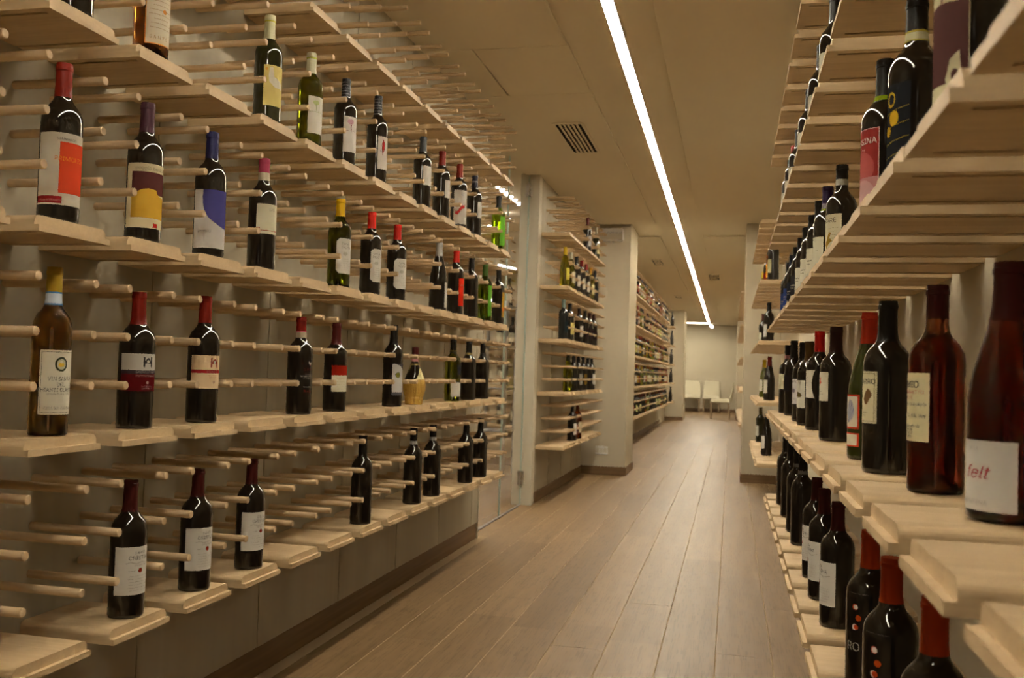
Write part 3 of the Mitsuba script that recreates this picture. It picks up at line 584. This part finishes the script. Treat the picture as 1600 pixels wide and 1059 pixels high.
br('dark green bottle with an orange red capsule and a label showing a scallop shell', 4, 1.91, 0.256, 0.28, kind='burgundy', r=0.0372, caps='#b3331a', cap0=236, glass=glass_dark('#2a2e0e'), n=48, spec=[
    ('L', -44, 38, 62, 132, '#c9442c'), ('R', -40, 34, 66, 128, '#ddd6bf'), ('G', [(8, 76), (4, 96), (8, 112), (14, 122), (20, 119), (26, 106), (27, 94), (22, 82), (13, 76)], '#a9a9b4'), ('G', [(10, 78), (14, 121), (15, 121)], '#6a6a86'), ('G', [(11, 78), (21, 116), (22, 114)], '#6a6a86'), ('G', [(12, 78), (26, 104), (26.5, 101)], '#6a6a86'), ('G', [(9, 78), (7, 110), (8.4, 112)], '#6a6a86'), ('C', 10, 77, 3, '#5e5e78'),
    ('L', -44, 38, 26, 54, '#c9442c'), ('R', -40, 34, 29, 51, '#ddd6bf')])
br('black bottle with a brown capsule and a cream label with a small red emblem', 4, 2.45, 0.251, 0.281, r=0.0375, caps='#2c120c', cap0=232, n=48, spec=[('L', -46, 38, 104, 180, '#dcd5bd'), ('G', [(4, 152), (8, 164), (14, 166), (12, 158), (16, 152), (9, 146)], '#b8401e'), ('R', 4, 18, 128, 129, '#8d8676'), ('R', 4, 24, 122, 123, '#a8a190')])
br('black bottle with a bright red capsule and a flared cream label', 4, 2.96, 0.256, 0.294, r=0.037, caps='#c4211a', cap0=238, n=40, spec=[('L', Polygon([(-46, 178), (44, 182), (36, 160), (34, 140), (36, 118), (44, 96), (-46, 100)]), '#dcd7c6')] + lines(4, 20, 158, 134, 4, '#a39c8c', 1.0))
ANI = [('L', -46, 42, 66, 160, '#d3cfcc'), ('T', 'ERAZ', 18, 148, 8, '#6a6268'), ('C', 14, 116, 11, '#6e6470', 0.8), ('R', 0, 34, 84, 86, '#9d979a')]
br('black bottle with a golden brown capsule and a white label showing a brown creature', 4, 3.23, 0.248, 0.274, r=0.0368, caps='#4a3210', cap0=226, n=32, spec=[('L', -46, 44, 62, 160, '#d2cdbb'), ('T', 'ERA', 20, 148, 7, '#6a6258'), ('G', [(2, 108), (10, 118), (24, 116), (34, 108), (28, 100), (12, 100)], '#5c4f2c')])
br('black bottle with a pale label showing a grey drawing, on the right middle shelf', 4, 3.5, 0.249, 0.281, r=0.0365, spec=ANI)
br('plain black bottle with a faint dark label, right middle shelf', 4, 4.03, 0.249, 0.308, r=0.0365, cap0=232, spec=[('L', -44, 40, 96, 160, '#211d1e')])
br('black bottle with pink neck band and cream label, right middle shelf', 4, 4.3, 0.241, 0.298, r=0.0368, cap0=262, bands=[(240, 256, '#9c6a6a')], spec=[('L', -44, 40, 106, 172, '#c9c4a4')])
# bottom right row
def dots(c): return [('C', 30, 172, 5.2, '#c4481e'), ('C', 31, 172, 4.4, '#d9cfc6', 0.9), ('C', 36, 154, 5.2, '#b8481e'), ('C', 30, 138, 5.2, '#d9cfc6'), ('C', 32, 138, 4.4, '#b8401c'), ('R', 14, 52, 195, 195.7, '#5d5650'), ('T', 'RO', 26, 98, 14, '#a7a29a')]
for i, (y, x, h, w) in enumerate(((1.19, 0.237, 0.299, 'nearest of three, at the bottom edge'), (1.454, 0.231, 0.296, 'second of three'), (1.717, 0.238, 0.294, 'farthest of three'))):
    br('tall black bottle with orange capsule and orange dots, ' + w, 5, y, x, h, r=0.0378, caps='#a8380c', cap0=236, n=56, spec=dots(0))
SANTA_R = [('L', -58, 52, 52, 157, '#d9d5cb'), ('T', 'SANTA', 2, 141, 6, '#5a5650'), ('T', 'CRISTINA', 4, 129, 8.2, '#5a5650'), ('G', [(-30, 122), (-18, 125), (-4, 121), (10, 125), (22, 121), (40, 126), (40, 124), (22, 119), (10, 123), (-4, 119), (-18, 123), (-30, 120)], '#a8a398'), ('C', 2, 105, 5.2, '#7c2818')] + lines(-20, 40, 93, 62, 6, '#b5b0a5', 0.9, 4)
for y, x, h, w in ((2.243, 0.241, 0.275, 'nearest'), (2.506, 0.236, 0.275, 'middle one'), (2.769, 0.240, 0.276, 'farthest')):
    br('dark bottle with a red sealed white label, bottom right shelf, %s of three' % w, 5, y, x, h, caps='#3f0f0c', cap0=232, n=48, spec=SANTA_R)
for i, y in enumerate((3.295, 3.558, 3.95, 4.30)):
    br('black bottle on the bottom right shelf, %s of four past the white labels' % ('first', 'second', 'third', 'fourth')[i], 5, y, 0.24, 0.297, n=32, cap0=256, bands=[(236, 248, '#77746f')] if i < 2 else (), spec=[('T', 'C', 40, 100, 16, '#211e1c')])
# third row, right: above eye level
br('dark bottle with a white label with pink drops, cut by the top right corner', 3, 0.80, 0.25, 0.296, n=40, spec=[('L', -50, 44, 70, 175, '#d8cfcb'), ('C', 18, 120, 10, '#a86a78'), ('C', 30, 150, 7, '#b98a94')])
br('dark bottle with a plum label under a pale tree, at the upper right', 3, 1.10, 0.246, 0.298, n=56, spec=[
    ('L', -46, 50, 30, 192, '#d8d2ae'), ('R', -46, 49, 70, 158, '#553a38'), ('C', 18, 150, 24, '#553a38', 0.4), ('C', 18, 178, 10, '#6b3a38', 0.8), ('R', 17, 19, 160, 176, '#6b3a38'), ('G', [(24, 74), (30, 96), (40, 104), (42, 84), (46, 74), (38, 62), (30, 62)], '#d8d2ae'), ('C', 35, 78, 4, '#553a38', 1.6)])
br('black bottle with a gold and white neck band and a black label with yellow curls', 3, 1.415, 0.246, 0.292, n=56, cap0=252, r=0.0372, bands=[(236, 252, '#b4ae90'), (249, 252, '#a3922e', 0.9), (236, 238, '#a3922e', 0.9)], spec=[
    ('L', -46, 46, 40, 172, '#24262a'), ('C', 14, 150, 9, '#a3842a', 1.3), ('C', 15, 150, 6, '#24262a', 1.3), ('C', 20, 122, 9, '#b8922c', 1.3), ('C', 8, 104, 6, '#b8922c', 1.3)] + [('G', [(0, z), (44, z + 9), (44, z + 10), (0, z + 1)], '#8d7a2e') for z in (64, 84, 106, 128)] + [('T', 'ELLO', 18, 44, 9, '#b9b6ae')])
br('black bottle with a red and pink label, upper right shelf', 3, 1.678, 0.243, 0.292, n=56, cap0=226, r=0.0372, bands=[(227, 236, '#6d7a14', 0.75)], spec=[
    ('L', -46, 46, 24, 176, '#8c3430'), ('C', 8, 108, 30, '#a85450'), ('R', -46, 46, 24, 92, '#b07a78'), ('C', 14, 62, 26, '#bb9290'), ('F', -46, 46, 24, 176, '#c9a8a4', 1.5), ('T', 'MESSINA', 10, 150, 10, '#e2dcd6', 1), ('T', 'vino', 12, 138, 5, '#d8b4b0')])
br('black bottle with a cream label with a leaping figure, upper right shelf', 3, 2.467, 0.259, 0.288, n=48, cap0=262, bands=[(246, 262, '#9d9a8e')], spec=[('L', -48, 56, 40, 168, '#d9d3b6'), ('T', 'RARE', 22, 146, 12, '#77705e'), ('G', [(6, 92), (16, 108), (22, 122), (30, 120), (24, 106), (34, 98), (22, 92), (14, 78)], '#96752a')] + lines(20, 50, 132, 96, 5, '#b0a88c', 0.9))
br('black bottle with a purple capsule, on the upper right shelf', 3, 2.73, 0.25, 0.286, n=40, caps='#241238', cap0=250, bands=[(234, 250, '#7d7682'), (228, 234, '#7e8a14', 0.8)], spec=[('L', -46, 46, 40, 150, '#cfcab2'), ('R', 20, 36, 110, 111, '#8a8472')])
far3 = [(3.0, '#1c1a18', '#cfcab2', 'pale cream label', 3), (3.256, '#15120f', '#cdc8b2', 'cream label with a brown figure', 3), (3.519, '#14120f', '#c9c3ae', 'white label and gold seal', 2), (3.782, '#14120f', '#2b292a', 'black label', 1), (4.045, '#101218', '#23252c', 'dark label with a white mark', 1), (4.308, '#1a1f30', '#2b3866', 'blue label, nearer of two', 2), (4.571, '#15120f', '#2b3866', 'blue label, farther of two', 2)]
for y, c, lc, d, _ in far3:
    br('black bottle with a %s on the upper right shelf' % d, 3, y, 0.252, 0.295, n=32, caps=c, cap0=244, bands=[(232, 244, '#8f8c84')], spec=[('L', -46, 44, 40, 150, lc), ('C', 14, 66, 8, '#b9b4a0'), ('R', 8, 34, 110, 114, '#8d8878'), ('R', 8, 28, 100, 103, '#8d8878')])
for i, y in enumerate((1.415, 1.94, 2.467, 2.83, 3.256, 3.782, 4.045, 4.308)):
    br('dark bottle on the second highest right shelf, %s from the near end' % ('first', 'second', 'third', 'fourth', 'fifth', 'sixth', 'seventh', 'eighth')[i], 2, y, 0.235, 0.318, n=28, caps='#8c1f18' if i == 6 else '#15120f', spec=[('L', -46, 44, 60, 160, '#c9c4b0')])
for i, y in enumerate((2.2, 3.0, 3.8)):
    br('dark bottle on the topmost right shelf, %s from the near end' % ('first', 'second', 'third')[i], 1, y, 0.30, 0.295, n=24, spec=[('L', -46, 44, 60, 160, '#c9c4b0')])

# ---- second left rack: (row, y, kind, glass, capsule, label, words)
G2 = 'wine bottles on the second left rack'
W2 = glass_clear('#b3ae52'); Y2 = glass_clear('#c2b83a')
def stdlab(c, s0=-40, s1=50, z0=50, z1=140, extra=()): return [('L', s0, s1, z0, z1, c), ('R', s0 + 20, s1 - 24, (z0 + z1) / 2, (z0 + z1) / 2 + 6, '#a59f90'), *extra]
ROWN = {1: 'top', 2: 'second-from-top', 3: 'third-from-top', 4: 'fourth-from-top', 5: 'bottom'}
L2B = [(2, 8.15, 'bordeaux', None, '#6a1513', '#d6d6da', 'maroon capsule and tall white label'), (2, 8.62, 'burgundy', GREENDARK, '#b9b39c', '#dccf9e', 'cream capsule and pale yellow label'),
       (3, 7.02, 'burgundy', Y2, '#d4b010', '#ddd25c', 'yellow capsule and yellow label'), (3, 7.28, 'burgundy', W2, '#c9c6b4', '#dcd6bc', 'cream capsule and cream label'), (3, 7.55, 'bordeaux', None, '#20201f', '#d3cfc0', 'dark capsule and pale label'),
       (3, 7.82, 'bordeaux', None, '#7c1613', '#d3cebb', 'red capsule and cream label'), (3, 8.08, 'bordeaux', None, '#7c1613', '#d9d5c8', 'red capsule and tall cream label'), (3, 8.42, 'bordeaux', Y2, '#c48a2c', '#dcd2a4', 'orange capsule and yellow glass'), (3, 8.7, 'bordeaux', None, '#15151a', '#232326', 'black capsule and dark label'),
       (4, 7.02, 'bordeaux', glass_dark('#10161a'), '#7c9088', '#1f2a2e', 'grey green capsule and dark label'), (4, 7.44, 'bordeaux', None, '#1a1a1c', '#d8c878', 'dark capsule and small yellow label'), (4, 7.72, 'bordeaux', None, '#241614', '#d2cbc2', 'dark capsule and pale orange-footed label'),
       (4, 8.2, 'bordeaux', None, '#15120f', '#2a1c1e', 'dark capsule, nearest of the last three'), (4, 8.45, 'bordeaux', None, '#2e1412', '#2a1c1e', 'brown capsule, middle of the last three'), (4, 8.72, 'bordeaux', None, '#2e1412', '#2a1c1e', 'brown capsule, last of the last three'),
       (5, 7.62, 'bordeaux', None, '#15120f', '#d9d8d2', 'black capsule and white label'), (5, 7.93, 'bordeaux', glass_clear('#d8903a'), '#5a2c10', '#dccfb0', 'amber glass')]
# the bottom of this rack has five board levels in view: levels 1..5 top to bottom
G_EXTRA = [(0, 7.29, 'flute', glass_clear('#c2be42'), '#15140e', None, 'yellow green glass'), (0, 7.55, 'bordeaux', None, '#15120f', '#2a2624', 'dark label'), (0, 7.8, 'bordeaux', None, '#15120f', '#9d9a90', 'grey neck'), (0, 8.05, 'bordeaux', None, '#15120f', '#7a5a20', 'gold label'), (0, 8.32, 'bordeaux', None, '#15120f', '#24201f', 'white dots'), (0, 8.55, 'bordeaux', None, '#15120f', '#d2cfc6', 'small white label')]
def put2(row, y, kind, g, caps, lc, words, where):
    bottle('%s bottle with %s, %s shelf, second left rack' % ('pale' if g in (W2, Y2) else 'dark', words, where), XW + 0.006 + 0.165, slot(y, 6.905 + BW - 0.019), row, 0.30, kind=kind, glass=g, caps=caps, clear=bool(g and g.startswith('clear')), spec=stdlab(lc) if lc else [], group=G2, n=20, cap0=240)
for row, y, kind, g, caps, lc, words in L2B + G_EXTRA:
    put2({0: 4, 2: 1, 3: 2, 4: 3, 5: 5}[row], y, kind, g, caps, lc, words, {0: 'fourth', 2: 'top', 3: 'second', 4: 'third', 5: 'lowest'}[row])

# ---- right rack in front of the right pillar
G3 = 'wine bottles on the short right rack'
for row, y, kind, g, caps, lc, words in [(2, 7.3, 'bordeaux', None, '#15120f', '#7a2418', 'red spots on a black label'), (2, 8.9 - 0.25, 'bordeaux', glass_clear('#d8c84a'), '#b8a020', '#d8cf5c', 'yellow label, at the far end'), (2, 6.75, 'bordeaux', glass_clear('#d89a34'), '#8a2c14', '#c8862c', 'amber glass'), (2, 6.46, 'bordeaux', None, '#15171c', '#b9b48a', 'pale green label'),
        (3, 7.03, 'bordeaux', None, '#15161a', '#cfd0cc', 'narrow white label'), (3, 8.3, 'bordeaux', None, '#5a1a14', '#d2cfba', 'cream label, behind the other'), (4, 6.72, 'burgundy', None, '#6a1e16', '#d6d3c2', 'red capsule and white label'), (4, 7.75, 'burgundy', glass_dark('#4a4a10'), '#c4a012', '#d6d3c2', 'yellow capsule and white label'),
        (5, 7.0, 'burgundy', None, '#15120f', '#d2d0c8', 'white striped label'), (5, 8.5, 'bordeaux', GREENDARK, '#4a3c14', '#d2d0c2', 'gold capsule and two white labels')]:
    bottle('bottle with %s, %s shelf of the short right rack' % (words, {2: 'second', 3: 'third', 4: 'fourth', 5: 'lowest'}[row]), 0.255, y, row, 0.30, kind=kind, glass=g, caps=caps, clear=bool(g and g.startswith('clear')), spec=stdlab(lc, -48, 44), group=G3, n=20, face=180)

# ---- far left rack: a bottle on most boards
rnd = random.Random(21)
ORD = ['first', 'second', 'third', 'fourth', 'fifth', 'sixth', 'seventh', 'eighth', 'ninth', 'tenth', 'eleventh', 'twelfth', 'thirteenth', 'fourteenth', 'fifteenth', 'sixteenth', 'seventeenth', 'eighteenth', 'nineteenth', 'twentieth', 'twenty-first', 'twenty-second', 'twenty-third', 'twenty-fourth', 'twenty-fifth', 'twenty-sixth', 'twenty-seventh']
labs = ['#d8d5cc', '#d2ccb4', '#2a2826', '#c9c4b4', '#b08a30', '#8a3a24', '#d9d6cf', '#2d2b2c', '#cfd08a']
caps_ = ['#15120f', '#15120f', '#4a1411', '#1c1c24', '#9a7a22', '#7a1a16']
SPECF = {c: [('L', -40, 50, 45, 140, c)] for c in labs}
for row in (1, 2, 3, 4, 5):
    for i in range(27):
        if rnd.random() < 0.12: continue
        y = 11.9 + BW / 2 + i * PITCHY
        gl = rnd.choice([None, None, None, None, GREENDARK, glass_dark('#6a6a1c'), glass_dark('#7a3a10')])
        c = '#cfd08a' if (row == 3 and i == 0) else rnd.choice(labs)
        if row == 5 and i > 1: c = rnd.choice(['#2a2826', '#2d2b2c', '#cfd08a', '#2a2826'])
        bottle('bottle on the %s shelf of the far left rack, %s board from the near end' % ({1: 'top', 2: 'second', 3: 'third', 4: 'fourth', 5: 'lowest'}[row], ORD[i]), XW + 0.16, y, row, 0.285 + 0.03 * rnd.random(), kind=rnd.choice(['bordeaux', 'bordeaux', 'burgundy']), glass=glass_dark('#8f9a20') if (row == 3 and i == 0) else gl,
               caps='#d0b818' if (row == 3 and i == 0) else rnd.choice(caps_), spec=SPECF[c], group='wine bottles on the far left rack', n=12)
for row in (1, 2, 3, 4, 5):
    bottle('dark bottle on the %s shelf beside the far left pillar' % {1: 'top', 2: 'second', 3: 'third', 4: 'fourth', 5: 'lowest'}[row], XW + 0.16, 20.0 + BW / 2 + PITCHY, row, 0.32, kind='burgundy', group='wine bottles beside the far pillar', n=12)
for row in (1, 2, 3, 4, 5):
    for j, i in enumerate((0, 2, 4)):
        bottle('dark bottle on the far right rack, shelf %s from top, %s along' % (ORD[row - 1], ORD[j]), 0.19, 11.6 + BW / 2 + i * PITCHY, row, 0.31, group='wine bottles on the far right rack', n=12, spec=SPECF['#d2ccb4'], face=180)

# ---------------------------------------------------------------- the room behind the glass
k = thing('wire_shelf', 'chrome wire shelving unit in the room behind the glass', 'shelf')
for x in (-2.30, -2.02):
    for y in (8.4, 8.8):
        put(k + '__post', cyl((x, y, 0), (x, y, 1.62), 0.016, 10), 'steel_dull', 40)
for z in (0.42, 0.81, 1.2, 1.58):
    put(k + '__wire_tray', cat(*[cyl((-2.30, y, z), (-2.02, y, z), 0.004, 6) for y in np.linspace(8.4, 8.8, 9)], *[bx(x - 0.006, x + 0.006, 8.4, 8.8, z - 0.012, z + 0.012) for x in (-2.30, -2.02)]), 'steel_dull')
k = thing('pin_shelf', 'beech board and peg shelves on the back wall of the room behind the glass', 'shelf rack')
for r, z in ROWZ.items():
    put(k + '__shelf_board', bx(-2.9, -1.56, 9.34, 9.5999, z, z + BT, 0.006), 'beech')
    for j in range(3):
        for i in range(11):
            z2 = z + 0.4 - PEGDZ - PEGSTEP * j
            if z2 < ZC - 0.05: put(k + '__peg', cyl((-2.85 + i * 0.12, 9.445, z2), (-2.85 + i * 0.12, 9.5999, z2), PEGR, 8), 'beech_peg', 40)
for i, (x, r) in enumerate([(-2.30, 5), (-2.16, 5), (-2.27, 4), (-2.05, 4), (-2.20, 3), (-2.33, 3), (-2.12, 2), (-2.25, 2)]):
    bottle('dark bottle behind the glass on the back wall shelves, %s from below' % ORD[i], x, 9.40, r, 0.30, group='wine bottles behind the glass', n=14, face=-90, spec=SPECF['#d2ccb4'])
k = thing('ceiling_light_line', 'LED light line in the ceiling of the room behind the glass', 'light')
put(k + '__frame', cat(bx(-2.93, -2.925, 4.6, 9.2, ZB - 0.004, ZB), bx(-2.875, -2.87, 4.6, 9.2, ZB - 0.004, ZB)), 'white_paint')
lamp(k + '__diffuser', ceilquad(-2.925, -2.875, -2.925, -2.875, 4.6, 9.2, ZB - 0.003), STRIP)
for i in range(6):
    y = 7.18 + 0.152 * i
    k = thing('downlight', 'small bright ceiling spot in the row behind the glass, %s from the near end' % ORD[i], 'light', 'ceiling spots behind the glass')
    put(k + '__ring', trimesh.creation.annulus(0.022, 0.030, 0.006, transform=trimesh.transformations.translation_matrix([-1.838, y, ZB - 0.003])), 'white_plastic')
    lamp(k + '__bulb', trimesh.creation.icosphere(2, 0.018).apply_translation([-1.838, y, ZB - 0.012]), (9.0, 8.5, 7.2))
for i, (a, b) in enumerate((((-2.12, 8.5, 2.426), (-2.027, 8.45, 2.377)), ((-2.15, 8.5, 1.966), (-1.965, 8.5, 1.925)), ((-2.188, 8.38, 1.637), (-2.10, 8.36, 1.592)))):
    k = thing('tube_lamp', 'short white tube lamp glowing behind the glass, %s of three from the top' % ORD[i], 'light', 'tube lamps behind the glass')
    a, b = np.array(a), np.array(b); d = (b - a) / np.linalg.norm(b - a)
    lamp(k + '__tube', cyl(a + d * 0.006, b - d * 0.006, 0.008, 12), (9, 8.6, 8.0))
    for e, s in ((a, 1), (b, -1)): put(k + '__cap', cyl(e, e + s * d * 0.006, 0.0095, 12), 'white_plastic', 40)
    put(k + '__rod', cyl(((a + b) / 2) + [0, 0, 0.010], [*((a + b) / 2)[:2], ZB], 0.002, 6), 'steel_dull')

# ---------------------------------------------------------------- chairs at the far end
def chair(label, x, y, ang):
    k = thing('upholstered_chair', label, 'chair', 'cream chairs at the far end')
    tw = T().translate([x, y, 0]) @ T().rotate([0, 0, 1], ang)
    def p(name, m, mt, s=False): put(k + '__' + name, {**mikit.ply(m, None, s), 'to_world': tw}, mt)
    p('seat', bx(-0.235, 0.235, -0.23, 0.24, 0.37, 0.48, 0.025), 'cream_fabric', 40)
    bk = bx(-0.235, 0.235, 0.0, 0.07, 0.0, 0.46, 0.02)
    bk.apply_transform(trimesh.transformations.rotation_matrix(-0.16, [1, 0, 0])); bk.apply_translation([0, 0.215, 0.42])
    p('backrest', bk, 'cream_fabric', 40)
    for sx_ in (-1, 1):
        for y0, y1 in ((-0.20, -0.205), (0.20, 0.235)):
            v = [(sx_ * 0.205 + a * t, yy + b * t, z) for z, t, yy in ((0.372, 0.022, y0), (0.0, 0.015, y1)) for a in (-1, 1) for b in (-1, 1)]
            p('leg', trimesh.convex.convex_hull(np.array(v)), 'chair_wood')
chair('cream upholstered chair against the far wall, partly behind the left pillar', -1.06, 26.7, 0)
chair('cream upholstered chair against the far wall, between the pillar and the turned chair', -0.53, 26.7, 0)
chair('cream upholstered chair turned sideways by the far right wall', -0.255, 22.9, -90)
